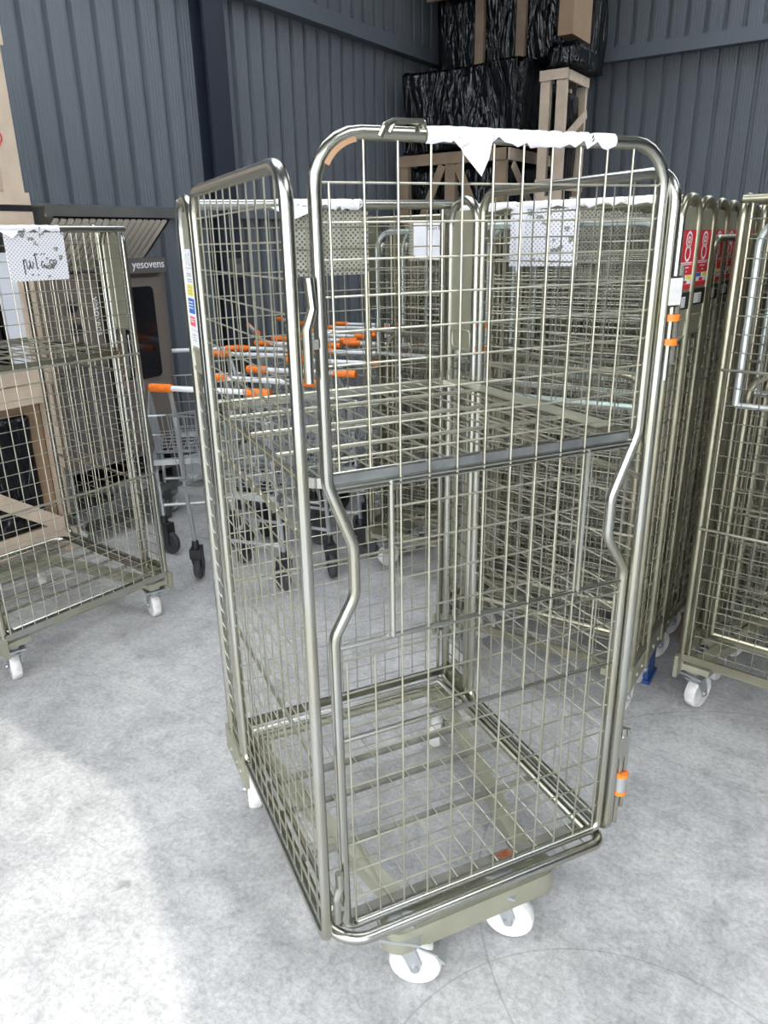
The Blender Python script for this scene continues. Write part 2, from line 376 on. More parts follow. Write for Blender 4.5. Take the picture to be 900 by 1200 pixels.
# ------------------------------------------------------------------ roll cage
HW, DEP, BK = 0.364, 0.638, 0.812       # half width, side panel depth, back
ZB, ZT = 0.232, 1.70
def side_frame(zt=ZT):
    mb = MB()
    p = [(0, 0, ZB), (0, 0, zt), (0, DEP, zt), (0, DEP, ZB)]
    mb.tube(fillet(p, [0.03, 0.055, 0.045, 0.03], 7, True), 0.0114, 10, True); return mb
def wires_yz(mb, y0, y1, z0, z1, ny, dz, r, seg=5):
    for i in range(1, ny): y = y0 + (y1 - y0) * i / ny; mb.tube([(0, y, z0), (0, y, z1)], r, seg)
    z = z1 - dz
    while z > z0 + dz * 0.4: mb.tube([(0.004, y0, z), (0.004, y1, z)], r, seg); z -= dz
    return mb
def wires_xz(mb, x0, x1, z0, z1, nx, dz, r, seg=5, y=0.0):
    for i in range(1, nx): x = x0 + (x1 - x0) * i / nx; mb.tube([(x, y, z0), (x, y, z1)], r, seg)
    z = z1 - dz
    while z > z0 + dz * 0.4: mb.tube([(x0, y + 0.004, z), (x1, y + 0.004, z)], r, seg); z -= dz
    return mb
def side_mesh(zt=ZT):
    mb = wires_yz(MB(), 0, DEP, ZB, zt, 12, 0.0525, 0.0017)
    for z in (0.66, 1.13): mb.tube([(0.004, 0, z), (0.004, DEP, z)], 0.0045, 6)
    return mb
FY0, FY1 = 0.665, 0.80
def fin_frame():
    mb = MB(); p = [(0, FY0, 0.17), (0, FY0, 1.69), (0, FY1, 1.69), (0, FY1, 0.17)]
    mb.tube(fillet(p, [0, 0.062, 0.062, 0], 8), 0.0125, 10)
    for i in range(1, 22):
        z = 0.26 + i * 0.047
        if z < 1.27: mb.tube([(0, FY0, z), (0, FY1, z)], 0.0023, 5)
    for y in (0.71, 0.755): mb.tube([(0, y, 0.25), (0, y, 1.28)], 0.0023, 5)
    mb.box(-0.004, 0.004, FY0, FY1, 0.24, 0.27); return mb
def fin_plate():
    mb = MB(); prof = [(FY0 + 0.006, 1.30), (FY1 - 0.006, 1.30), (FY1 - 0.006, 1.61), (FY1 - 0.03, 1.665), (FY0 + 0.03, 1.665), (FY0 + 0.006, 1.61)]
    mb.prism([(-0.002, y, z) for y, z in prof], (0.004, 0, 0))
    # pressed window with a raised rim
    for sgn in (-1, 1):
        q = [(sgn * 0.004, y, z) for y, z in ((0.685, 1.308), (0.78, 1.308), (0.78, 1.358), (0.685, 1.358))]
        mb.tube(fillet(q, 0.012, 4, True), 0.0035, 6, True)
    return mb
def safety_label(kind):
    """thin sticker: local x = outward normal, y across, z up"""
    mb = MB()
    def r(m, y0, y1, z0, z1, t): mb.use(m); mb.box(0, t, y0, y1, z0, z1)
    def ring(m, cy, cz, ro, ri, t):
        mb.use(m); n = 18; st = len(mb.v)
        for k in range(n):
            a = 2 * math.pi * k / n
            for rr in (ro, ri): mb.v.append((t, cy + rr * math.cos(a), cz + rr * math.sin(a)))
        for k in range(n): a = st + 2 * k; b = st + 2 * ((k + 1) % n); mb.face((a, b, b + 1, a + 1))
    y0, y1 = 0.682, 0.786; ym = (y0 + y1) / 2
    if kind == 'red':
        r(RED, y0, y1, 1.445, 1.605, 0.0010)
        ring(LWHITE, ym, 1.579, 0.023, 0.017, 0.0016); ring(LWHITE, ym, 1.543, 0.023, 0.016, 0.0016); ring(LWHITE, ym, 1.579, 0.010, 0.005, 0.0016)
        r(LWHITE, y0 + 0.008, y1 - 0.008, 1.5165, 1.519, 0.0016); r(LWHITE, y0 + 0.012, y1 - 0.012, 1.512, 1.514, 0.0016)
        r(LWHITE, ym - 0.02, ym + 0.02, 1.503, 1.5055, 0.0016); r(LWHITE, ym - 0.01, ym, 1.492, 1.4945, 0.0016)
        r(LWHITE, y0 + 0.004, y1 - 0.004, 1.459, 1.484, 0.0016); r(YEL, y0 + 0.010, ym - 0.006, 1.472, 1.483, 0.0022); r(BLU, ym + 0.004, y1 - 0.008, 1.472, 1.483, 0.0022)
        r(RED, ym - 0.014, ym + 0.016, 1.460, 1.469, 0.0022)
        r(BLACK, y0 - 0.004, y1 + 0.004, 1.388, 1.436, 0.0012); r(LWHITE, y0 + 0.03, y1 - 0.012, 1.394, 1.424, 0.0018)
        for k in range(4): r(LGREY, y0 + 0.034, y0 + 0.055, 1.397 + k * 0.006, 1.400 + k * 0.006, 0.0024)
    else:
        Z = lambda z: 1.59 - (1.59 - z) * 0.78
        def q(m, a, b_, c, d, t): r(m, a, b_, Z(c), Z(d), t)
        q(LWHITE, y0, y1, 1.300, 1.585, 0.0010)
        q(LGREY, y0 + 0.01, y1 - 0.01, 1.5305, 1.532, 0.0016); q(LGREY, y0 + 0.01, y1 - 0.01, 1.3495, 1.351, 0.0016)
        ring(LGREY, ym - 0.015, Z(1.556), 0.014, 0.012, 0.0016); ring(LGREY, ym + 0.02, Z(1.556), 0.011, 0.009, 0.0016)
        for z in (1.508, 1.514, 1.492, 1.498): q(LGREY, ym - 0.02, ym + 0.03, z, z + 0.0028, 0.0016)
        q(YEL, ym - 0.025, y1 - 0.010, 1.452, 1.484, 0.0016)
        for z in (1.475, 1.466, 1.458): q(LGREY, ym - 0.015, y1 - 0.02, z, z + 0.002, 0.0022)
        q(BLU, ym - 0.022, y1 - 0.006, 1.400, 1.444, 0.0016)
        for z in (1.432, 1.423, 1.414): q(LWHITE, ym - 0.008, y1 - 0.012, z, z + 0.003, 0.0022)
        q(PINK, ym - 0.012, y1 - 0.006, 1.362, 1.390, 0.0016)
        for z in (1.381, 1.374): q(LWHITE, ym, y1 - 0.012, z, z + 0.003, 0.0022)
        for z in (1.318, 1.326, 1.334): q(LGREY, ym - 0.01, y1 - 0.02, z, z + 0.0025, 0.0016)
    return mb
def back_frame(hw=HW):
    mb = MB(); z1 = 1.683
    mb.tube([(-hw - 0.004, BK, z1), (hw + 0.004, BK, z1)], 0.0125, 10)
    mb.tube([(-hw + 0.022, BK, ZB), (-hw + 0.022, BK, z1)], 0.005, 8); mb.tube([(hw - 0.022, BK, ZB), (hw - 0.022, BK, z1)], 0.005, 8)
    mb.bar((-hw, BK, 0.226), (hw, BK, 0.226), 0.010, 0.026)
    return mb
def back_mesh(seg=5):
    mb = wires_xz(MB(), -HW + 0.02, HW - 0.02, ZB, 1.683, 14, 0.0525, 0.0016, seg, BK)
    for z in (0.70, 1.21): mb.tube([(-HW, BK + 0.004, z), (HW, BK + 0.004, z)], 0.0048, 6)
    return mb
PX0, PX1, PZ0, PZ1 = -0.09, 0.124, 1.512, 1.672
def name_plate():
    mb = MB(); mb.box(PX0, PX1, BK - 0.001, BK + 0.001, PZ0, PZ1)   # sits outside the wires, moved by its object
    return mb
def front_gate():
    mb = MB(); x0, x1 = -0.315, 0.349; W = x1 - x0; z0, z1 = ZB, 1.743
    L = [(x0, 0, z0), (x0, 0, 0.924), (x0 + 0.043, 0, 1.00), (x0 + 0.043, 0, 1.098), (x0, 0, 1.215), (x0, 0, z1), (x1, 0, z1), (x1, 0, 1.225), (x1 - 0.053, 0, 1.095), (x1 - 0.053, 0, 1.005), (x1, 0, 0.925), (x1, 0, z0)]
    mb.tube(fillet(L, [0.025, 0.05, 0.06, 0.06, 0.05, 0.075, 0.075, 0.05, 0.06, 0.06, 0.05, 0.025], 6, True), 0.0108, 12, True)
    for z, r in ((1.208, 0.0052), (0.901, 0.0055), (0.70, 0.0048)): mb.tube([(x0, 0, z), (x1, 0, z)], r, 8)
    mb.tube([(x0, 0.010, 0.69), (x1, 0.010, 0.69)], 0.0040, 8)
    for xx in (0.117, 0.541): mb.tube([(x0 + xx, 0, 0.901), (x0 + xx, 0, 1.208)], 0.0062, 8)
    return mb
def gate_mesh():
    mb = MB(); x0, x1 = -0.315, 0.349; r = 0.0020; n = 12
    for i in range(n):
        x = x0 + 0.002 + (x1 - x0 - 0.004) * (i + 0.35) / (n - 0.3)
        zt = 1.735 if 0.05 < x - x0 < 0.61 else 1.676
        if 0.12 < x - x0 < 0.54: mb.tube([(x, -0.003, ZB), (x, -0.003, zt)], r, 6)
        else:
            mb.tube([(x, -0.003, ZB), (x, -0.003, 0.872)], r, 6); mb.tube([(x, -0.003, 1.235), (x, -0.003, zt)], r, 6)
    z = 1.655
    for z in [1.676, 1.621, 1.568, 1.514, 1.461, 1.409, 1.358, 1.306, 1.256]: mb.tube([(x0, 0.002, z), (x1, 0.002, z)], r, 6)
    for z in [1.155, 1.085, 1.015, 0.945]: mb.tube([(x0 + 0.117, 0.002, z), (x0 + 0.541, 0.002, z)], r, 6)
    for k in range(9):
        z = 0.872 - k * 0.0715
        if z > 0.25: mb.tube([(x0, 0.002, z), (x1, 0.002, z)], r, 6)
    return mb
SHZ = 1.218
def shelf_frame():
    mb = MB()
    mb.use(DARKBAR).box(-0.315, 0.325, 0.016, 0.022, SHZ - 0.016, SHZ + 0.010)                       # flat front bar
    mb.use(ZINC)
    mb.tube([(-0.315, 0.02, SHZ + 0.011), (0.325, 0.02, SHZ + 0.011)], 0.0035, 8)
    mb.tube([(-0.315, 0.014, SHZ - 0.018), (0.325, 0.014, SHZ - 0.018)], 0.0035, 8)
    p = fillet([(-0.27, 0.03, SHZ - 0.004), (-0.345, 0.03, SHZ - 0.004), (-0.345, 0.74, SHZ - 0.004), (0.345, 0.74, SHZ - 0.004), (0.345, 0.03, SHZ - 0.004), (0.30, 0.03, SHZ - 0.004)], [0, 0.06, 0.05, 0.05, 0.05, 0], 6)
    for i in range(len(p) - 1): mb.bar(p[i], p[i + 1], 0.005, 0.018)
    mb.use(OLIVE).box(0.300, 0.345, 0.08, 0.70, SHZ + 0.008, SHZ + 0.012)                        # flat strips at the sides
    return mb
def shelf_mesh():
    mb = MB()
    for i in range(13): x = -0.315 + 0.05 * i; mb.tube([(x, 0.02, SHZ), (x, 0.74, SHZ)], 0.0021, 6)
    for y in (0.20, 0.38, 0.56): mb.tube([(-0.345, y, SHZ + 0.006), (0.345, y, SHZ + 0.006)], 0.0042, 8)
    return mb
def base_frame(nested=False):
    mb = MB()
    mb.tube([(-0.35, 0.765, 0.190), (0.35, 0.765, 0.190)], 0.013, 10)
    for s_ in (-1, 1): mb.bar((s_ * 0.27, 0.765, 0.186), (s_ * 0.368, 0.765, 0.186), 0.09, 0.024)                       # rear channel
    for s_ in (-1, 1): mb.bar((s_ * 0.315, 0.74, 0.180), (s_ * 0.165, 0.05, 0.180), 0.038, 0.040)   # beams that converge to the front
    # stadium-shaped front channel, open web
    pl = []
    for k in range(13): a = -math.pi / 2 + math.pi * k / 12; pl.append((0.185 + 0.042 * math.cos(a), 0.035 + 0.042 * math.sin(a)))
    for k in range(13): a = math.pi / 2 + math.pi * k / 12; pl.append((-0.185 + 0.042 * math.cos(a), 0.035 + 0.042 * math.sin(a)))
    mb.prism([(x, y, 0.112) for x, y in pl], (0, 0, 0.060))
    return mb
def deck_frame():
    mb = MB()
    p = fillet([(-0.345, 0.79, 0.214), (-0.345, -0.012, 0.214), (0.345, -0.012, 0.214), (0.345, 0.79, 0.214)], [0, 0.075, 0.03, 0], 8)
    mb.tube(p, 0.0125, 10)
    mb.tube([(-0.335, 0.765, 0.222), (0.335, 0.765, 0.222)], 0.010, 8)
    for s_ in (-1, 1): mb.tube([(s_ * 0.318, 0.03, 0.226), (s_ * 0.318, 0.78, 0.226)], 0.008, 8)
    return mb
def deck_bars():
    mb = MB()
    for y, wd in ((0.065, 0.022), (0.262, 0.016), (0.425, 0.014), (0.545, 0.022)): mb.box(-0.33, 0.33, y - wd / 2, y + wd / 2, 0.196, 0.206)
    return mb
def deck_mesh():
    mb = MB()
    for i in range(12): x = -0.30 + 0.0545 * i; mb.tube([(x, 0.0, 0.2135), (x, 0.78, 0.2135)], 0.0018, 5)
    for i in range(8): y = 0.09 + 0.095 * i; mb.tube([(-0.33, y, 0.2175), (0.33, y, 0.2175)], 0.0018, 5)
    return mb
def corner_bracket():
    mb = MB(); mb.box(-0.006, 0.006, 0.615, 0.835, 0.150, 0.232);
    for y in (0.66, 0.70, 0.765): mb.lathe([(0.008, -0.012), (0.008, 0.012)], (0, y, 0.185), (1, 0, 0), 8)
    return mb
# casters: local origin on the floor under the swivel
def caster_fork():
    mb = MB()
    mb.box(-0.044, 0.044, -0.046, 0.046, 0.145, 0.152); mb.box(-0.02, 0.02, -0.03, 0.03, 0.152, 0.178); mb.lathe([(0.024, 0.122), (0.027, 0.134), (0.022, 0.146)], (0, 0, 0), (0, 0, 1), 16)
    for sx in (-1, 1):
        q = [(sx * 0.0225, -0.026, 0.126), (sx * 0.0225, 0.026, 0.126), (sx * 0.0225, 0.046, 0.072), (sx * 0.0225, 0.040, 0.045), (sx * 0.0225, 0.022, 0.045), (sx * 0.0225, 0.006, 0.085)]
        mb.prism(q, (sx * 0.003, 0, 0))
    mb.box(-0.0255, 0.0255, -0.026, 0.026, 0.120, 0.127)
    mb.lathe([(0.009, -0.033), (0.009, 0.033)], (0, 0.030, 0.060), (1, 0, 0), 8)
    return mb
def caster_wheel():
    return MB().lathe([(0.012, -0.019), (0.040, -0.017), (0.045, -0.0195), (0.056, -0.0185), (0.060, -0.012), (0.0605, 0.0), (0.060, 0.012), (0.056, 0.0185), (0.045, 0.0195), (0.040, 0.017), (0.012, 0.019)], (0, 0, 0), (1, 0, 0), 28)
def brake_pedal():
    mb = MB(); mb.bar((0, 0.030, 0.118), (0, 0.082, 0.098), 0.042, 0.005); mb.bar((0, 0.080, 0.099), (0, 0.098, 0.082), 0.050, 0.006); mb.box(-0.018, 0.018, 0.0, 0.035, 0.110, 0.117); return mb
def add_caster(root, x, y, rz, m_fork=None, brake=False):
    c = obj('caster', cached('fork', lambda: caster_fork().mesh('caster', GALV)), root, (x, y, 0), (0, 0, rz))
    obj('wheel', cached('wheel', lambda: caster_wheel().mesh('wheel', NYLON)), c, (0, 0.030, 0.0605))
    if brake: obj('brake_pedal', cached('pedal', lambda: brake_pedal().mesh('brake_pedal', GALV)), c)
    return c
def folded_frame(z0, z1, hw, y):
    mb = MB(); p = [(-hw, y, z0), (-hw, y, z1), (hw, y, z1), (hw, y, z0)]
    mb.tube(fillet(p, [0, 0.07, 0.07, 0], 7), 0.011, 9); mb.tube([(-hw, y, z0), (hw, y, z0)], 0.009, 8)
    return mb
def folded_mesh(z0, z1, hw, y, n, dz): return wires_xz(MB(), -hw, hw, z0, z1 - 0.004, n, dz, 0.0019, 4, y)

def side_parts(root, tube, wire, sides, taper, label_kind, label_sides, panels=(-1, 1)):
    for s_ in sides:
        rot = (0, 0, -s_ * taper)
        x = s_ * (HW - (0 if not taper else 0))
        # the panel hinges at the back corner
        piv = bpy.data.objects.new('pivot', None)
        bpy.data.objects.remove(piv)
        yp = BK
        def place(o):
            o.location = (x, yp, 0); o.rotation_euler = (0, 0, s_ * taper)
        if s_ in panels:
          sp = obj('side_panel', cached(('sf', tube.name), lambda: shift(side_frame(1.58 if taper else ZT)).mesh('side_panel', tube)), root); place(sp)
          pm = obj('panel_mesh', cached(('sm', wire.name), lambda: shift(side_mesh(1.58 if taper else ZT)).mesh('panel_mesh', wire)), sp)
        cf = obj('corner_frame', cached(('ff', tube.name), lambda: shift(fin_frame()).mesh('corner_frame', tube)), root); place(cf)
        obj('fin_plate', cached('fp', lambda: shift(fin_plate()).mesh('fin_plate', OLIVE)), cf)
        if s_ in label_sides:
            me = cached(('sl', label_kind), lambda: shift(safety_label(label_kind)).mesh('safety_label', None, smooth=False))
            l = obj('safety_label', me, cf, (s_ * 0.0045, 0, 0))
            if s_ < 0:
                l.scale = (-1, 1, 1)
def shift(mb):
    mb.v = [(x, y - BK, z) for x, y, z in mb.v]; return mb

def roll_cage(label, loc, rotz, group, kind, plate='zinc', label_kind='red', label_sides=(-1, 1), panels=(-1, 1)):
    root = thing('roll_cage', label, 'roll cage', loc, rotz, group)
    nested = kind == 'nested'
    tube, wire = (ZINCN, WIREN) if nested else (ZINC, WIRE)
    side_parts(root, tube, wire, (-1, 1), 0.13 if nested else 0.0, label_kind, label_sides, panels)
    bp_ = obj('back_panel', cached(('bf', tube.name), lambda: back_frame().mesh('back_panel', tube)), root)
    obj('panel_mesh', cached(('bm', wire.name), lambda: back_mesh(4 if nested else 5).mesh('panel_mesh', wire)), bp_)
    pm = PERFW if plate == 'painted' else PERF
    npl = obj('name_plate', cached(('np', pm.name), lambda: name_plate().mesh('name_plate', pm, smooth=False)), root, (0, 0.0085, 0))
    b_ = obj('base_frame', cached(('base', tube.name), lambda: base_frame().mesh('base_frame', OLIVE)), root)
    for s_ in (-1, 1): obj('corner_bracket', cached('cbk', lambda: corner_bracket().mesh('corner_bracket', OLIVE)), b_, (s_ * (HW + 0.010), 0, 0), (0, 0, 0) if s_ > 0 else (0, 0, 0))
    if not nested:
        sh = obj('shelf', cached('shf', lambda: shelf_frame().mesh('shelf', None)), root); obj('shelf_mesh', cached('shm', lambda: shelf_mesh().mesh('shelf_mesh', wire)), sh)
        dk = obj('deck', cached('dkf', lambda: deck_frame().mesh('deck', ZINC)), root)
        obj('deck_mesh', cached('dkm', lambda: deck_mesh().mesh('deck_mesh', wire)), dk); obj('deck_bars', cached('dkb', lambda: deck_bars().mesh('deck_bars', DKB)), dk)
    else:
        sh = obj('folded_shelf', cached('fsh', lambda: folded_frame(1.10, 1.63, 0.322, BK - 0.045).mesh('folded_shelf', IRI)), root)
        obj('shelf_mesh', cached('fshm', lambda: folded_mesh(1.10, 1.63, 0.322, BK - 0.045, 12, 0.085).mesh('shelf_mesh', WIREN)), sh)
        dk = obj('folded_deck', cached('fdk', lambda: folded_frame(0.30, 1.19, 0.30, BK - 0.085).mesh('folded_deck', ZINCN)), root)
        obj('deck_mesh', cached('fdkm', lambda: folded_mesh(0.30, 1.19, 0.30, BK - 0.085, 11, 0.06).mesh('deck_mesh', WIREN)), dk)
    cs = [(-0.325, 0.752, 2.6 + 0.4 * random.random()), (0.325, 0.752, 2.7 + 0.4 * random.random()), (-0.165, 0.032, 2.9), (0.120, 0.045, 3.3)]
    for i, (x, y, rz) in enumerate(cs):
        if kind == 'main': rz = (2.9, 2.35, -2.16, -2.3)[i]
        if kind == 'main' and i == 2: x, y = -0.178, 0.03
        if kind == 'main' and i == 3: x, y = 0.085, 0.045
        add_caster(root, x, y, rz, None, brake=(kind == 'main' and i == 2))
    return root

# --- the cage in front
MAINROT = math.radians(23.7)
main = roll_cage('open-mesh zinc roll cage with shut front gate, alone in the foreground', (0.22, 1.288, 0), MAINROT, None, 'main', 'zinc', 'white', (-1,))
g = obj('front_gate', front_gate(), main, (0, 0.016, 0), (0, 0, 0), ZINC)
obj('gate_mesh', gate_mesh(), g, m=WIRE)
# torn paper along the gate's top tube
def torn_paper(x0, x1, z, r, drip=None, seed=1, y=0.0, flip=False):
    rnd = random.Random(seed); mb = MB(); n = 26
    for i in range(n + 1):
        x = x0 + (x1 - x0) * i / n
        a0 = math.radians(-135 + rnd.uniform(-45, 45)); a1 = math.radians(48 + rnd.uniform(-45, 30))
        for k in range(7):
            a = a0 + (a1 - a0) * k / 6; rr = r + 0.0008 + rnd.uniform(0, 0.0016)
            mb.v.append((x, y + math.cos(a + math.pi / 2) * rr * -1, z + math.sin(a + math.pi / 2) * rr))
    for i in range(n):
        for k in range(6): A = i * 7 + k; mb.face((A, A + 1, A + 8, A + 7))
    if drip:
        for (xa, xb, xt, dz) in drip:
            q = len(mb.v); mb.v += [(xa, y - r - 0.001, z - 0.004), (xb, y - r - 0.001, z - 0.004), (xb - (xb - xa) * 0.15, y - r - 0.007, z - dz * 0.55), (xt, y - r - 0.010, z - dz), (xa + (xb - xa) * 0.2, y - r - 0.004, z - dz * 0.45)]
            mb.face((q, q + 1, q + 2, q + 3, q + 4))
    if flip: mb.v = [(vx, 2 * y - vy, vz) for vx, vy, vz in mb.v]
    return mb
tl = obj('torn_label', torn_paper(-0.135, 0.225, 1.743, 0.0118, [(-0.088, -0.020, -0.045, 0.058), (-0.10, -0.06, -0.085, 0.018)], 3), g, m=PAPER)
bt = MB(); n0 = 0
for i in range(9):
    f = i / 8; a = math.radians(100 + 52 * f)
    cx, cz = -0.315 + 0.075, 1.743 - 0.075
    for k in range(5):
        th = math.radians(-70 + 30 * k); rr = 0.075 + 0.0128 * math.cos(th + math.pi) ; yy = -0.0128 * math.cos(th * 0.8 + 0.2)
        bt.v.append((cx + rr * math.cos(a), yy, cz + rr * math.sin(a)))
for i in range(8):
    for k in range(4): A = i * 5 + k; bt.face((A, A + 1, A + 6, A + 5))
obj('brown_tape', bt, g, m=BROWNTAPE)
hk = MB(); hk.tube(fillet([(-0.212, -0.008, 1.738), (-0.205, -0.010, 1.752), (-0.188, -0.008, 1.759), (-0.140, -0.006, 1.760), (-0.136, -0.002, 1.752)], 0.006, 4), 0.0048, 8)
hk.tube([(-0.20, -0.012, 1.742), (-0.19, -0.008, 1.757)], 0.004, 6); hk.tube([(-0.152, -0.012, 1.744), (-0.148, -0.004, 1.759)], 0.004, 6)
obj('wire_hook', hk, g, m=ZINC)
# hook rods that hold gate to panel
lr = MB(); lr.tube(fillet([(-0.338, -0.004, 1.545), (-0.334, -0.004, 1.50), (-0.345, -0.006, 1.47), (-0.345, -0.006, 1.39)], 0.015, 4), [0.007] * 2 + [0.0085] * 9 + [0.009] if False else 0.008, 9)
lr.box(-0.352, -0.326, -0.004, 0.004, 1.44, 1.455)
o = obj('gate_hinge', lr, main, m=ZINC)
lr = MB(); lr.tube(fillet([(-0.334, -0.004, 0.405), (-0.334, -0.006, 0.37), (-0.343, -0.008, 0.345), (-0.343, -0.008, 0.285)], 0.015, 4), 0.0085, 9); lr.box(-0.362, -0.326, -0.006, 0.006, 0.305, 0.317)
obj('gate_hinge', lr, main, m=ZINC)
def latch(zc, upz, dnz):
    mb = MB(); x = 0.380
    mb.tube([(x, -0.004, zc - dnz), (x, -0.004, zc + upz)], 0.0072, 9)
    mb.box(x - 0.014, x + 0.010, -0.011, 0.010, zc - 0.028, zc + 0.028)
    mb.tube([(x + 0.012, -0.006, zc - dnz * 0.8), (x + 0.012, -0.006, zc + 0.045)], 0.006, 8)
    return mb
la = obj('latch_rod', latch(1.494, 0.13, 0.165), main, m=ZINC)
for z in (1.447, 1.402):
    obj('orange_clip', MB().lathe([(0.009, -0.006), (0.0165, -0.006), (0.0165, 0.006), (0.009, 0.006)], (0.381, -0.004, z), (0, 0, 1), 14), la, m=ORANGE)
obj('latch_bracket', MB().box(0.364, 0.392, -0.0125, 0.0115, 1.470, 1.518), la, m=NYLON)
la = obj('latch_rod', latch(0.475, 0.05, 0.22), main, m=ZINC)
for z in (0.395, 0.345):
    obj('orange_clip', MB().lathe([(0.009, -0.005), (0.0165, -0.005), (0.0165, 0.005), (0.009, 0.005)], (0.386, -0.005, z), (0, 0, 1), 14), la, m=ORANGE)
obj('collar', MB().lathe([(0.0155, -0.025), (0.0155, 0.025)], (0.386, -0.005, 0.37), (0, 0, 1), 14), la, m=GALV)
la = obj('hinge_rod', MB().tube([(0.372, 0.648, 1.24), (0.372, 0.648, 1.47)], 0.0065, 8), main, m=ZINC)
for z in (1.375, 1.315):
    obj('orange_clip', MB().lathe([(0.008, -0.006), (0.015, -0.006), (0.015, 0.006), (0.008, 0.006)], (0.370, 0.646, z), (0, 0, 1), 12), la, m=ORANGE)
# paper left on the rear top rail
obj('torn_label', torn_paper(-0.13, 0.10, 1.683, 0.0125, [(-0.15, -0.03, -0.09, 0.035)], 5, BK), main, m=PAPER)
# rust patch on the front deck bar
rp = MB(); n = 16
rp.v.append((0.11, 0.062, 0.2075)); 
for k in range(n): a = 2 * math.pi * k / n; rr = 0.024 * (0.7 + 0.5 * random.random()); rp.v.append((0.11 + rr * math.cos(a), 0.062 + 0.55 * rr * math.sin(a), 0.2068))
for k in range(n): rp.face((0, 1 + k, 1 + (k + 1) % n))
obj('rust_patch', rp, main, m=RUST)

# --- the cage with the lettered plate
X_ = Vector((-0.634, -0.773, 0)); Y_ = Vector((0.773, -0.634, 0))
bc = Vector((-0.921, 3.029, 0)) + X_ * 0.372
sgn = roll_cage('roll cage with handwriting on its flaking white plate, beside a wooden crate', tuple(bc - Y_ * BK), math.atan2(-0.773, -0.634), None, 'single', 'painted', 'red', ())
sgn.scale = (1, 1, 0.985)
def handwriting():
    st = [[(.245, .56), (.25, .87)], [(.245, .61), (.265, .55), (.285, .55), (.295, .66), (.30, .74), (.32, .75)], [(.32, .75), (.345, .68), (.35, .57)], [(.35, .57), (.36, .72), (.375, .75), (.40, .70), (.405, .60)],
          [(.455, .42), (.46, .74), (.485, .76)], [(.43, .47), (.47, .44), (.50, .45)], [(.585, .62), (.56, .59), (.54, .66), (.55, .74), (.575, .73), (.592, .62), (.60, .73), (.63, .74)],
          [(.735, .77), (.72, .68), (.685, .64), (.695, .58), (.725, .57), (.745, .62), (.77, .57), (.805, .59), (.805, .66), (.76, .70), (.735, .77)], [(.555, .46), (.575, .44)], [(.60, .44), (.625, .45)]]
    mb = MB()
    for s_ in st:
        pts = [(PX1 - u * (PX1 - PX0), BK + 0.0015, PZ1 - v * (PZ1 - PZ0)) for u, v in s_]
        mb.tube(fillet(pts, 0.004, 3) if len(pts) > 2 else pts, 0.0017, 5)
    return mb
for c_ in sgn.children:
    if c_.name.startswith('name_plate'): c_.location.x -= 0.022; obj('handwriting', handwriting(), c_, m=INK)
obj('torn_label', torn_paper(-0.10, 0.25, 1.683, 0.0125, [(0.12, 0.05, 0.08, 0.03)], 9, BK, True), sgn, m=PAPER)

# --- nested rows
def nest_rot(theta): return theta
ORD = ['', 'second', 'third', 'fourth', 'fifth', 'sixth', 'seventh', 'eighth']
RROT = math.radians(180 - 34)
for i in range(7):
    lab = ('nested roll cage with peeling white name plate, nearest of the row behind the foreground cage' if i == 0 else
           'nested roll cage, %s from the near end of the red-labelled row behind the foreground cage' % ORD[i])
    c_ = roll_cage(lab, tuple(R(2.262 + BK + 0.22 * i, -0.866)), RROT, 'roll cages in the red-labelled nested row', 'nested', 'painted' if i == 0 else 'zinc', 'red', (-1,), (-1, 1) if i == 1 else (1,))
    if i == 0: obj('torn_label', torn_paper(-0.3, 0.3, 1.683, 0.0125, [(0.11, 0.07, 0.095, 0.20)], 11, BK, True), c_, m=PAPER)
for i in range(5):
    lab = ('nested roll cage with white paper card, nearest of the row beside the shopping trolleys' if i == 0 else
           'nested roll cage, %s from the near end of the row beside the shopping trolleys' % ORD[i])
    c_ = roll_cage(lab, tuple(R(2.905 + BK + 0.22 * i, -1.612, 0)), RROT, 'roll cages in the nested row beside the trolleys', 'nested', 'zinc', 'red', ())
    if i == 0:
        for k in c_.children:
            if k.name.startswith('name_plate'):
                cd = MB(); a, b, c, d = -0.095, 0.100, 1.515, 1.668
                cd.prism([(a, BK + 0.002, c + 0.01), (a + 0.05, BK + 0.002, c), (b - 0.03, BK + 0.002, c + 0.004), (b, BK + 0.002, c + 0.02), (b, BK + 0.002, d), (a + 0.05, BK + 0.002, d), (a, BK + 0.002, d - 0.03)], (0, 0.0008, 0))
                obj('paper_card', cd, k, m=PAPER)
                obj('card_writing', text_mesh('Smart Extra Ltd', 0.020, INK, 0.0002), k, (-0.03, BK + 0.0034, 1.640), (math.pi / 2, 0, math.pi))
rc_dir = math.radians(130.5)
xr = Vector((math.sin(rc_dir), math.cos(rc_dir), 0))             # along the visible face, away from its near corner
yr = Vector((xr.y, -xr.x, 0)) 
if yr.y > 0: yr = -yr
for i in range(5):
    lab = ('nested roll cage with pale green inner tube, nearest of the row by the picture edge' if i == 0 else
           'nested roll cage, %s from the near end of the row cut by the picture edge' % ORD[i])
    org = Vector((1.052, 2.232, 0)) + xr * (HW + 0.004) - yr * (BK + 0.22 * i)
    roll_cage(lab, tuple(org), math.atan2(-yr.x, yr.y), 'roll cages in the nested row cut by the picture edge', 'nested', 'zinc', 'red', ())

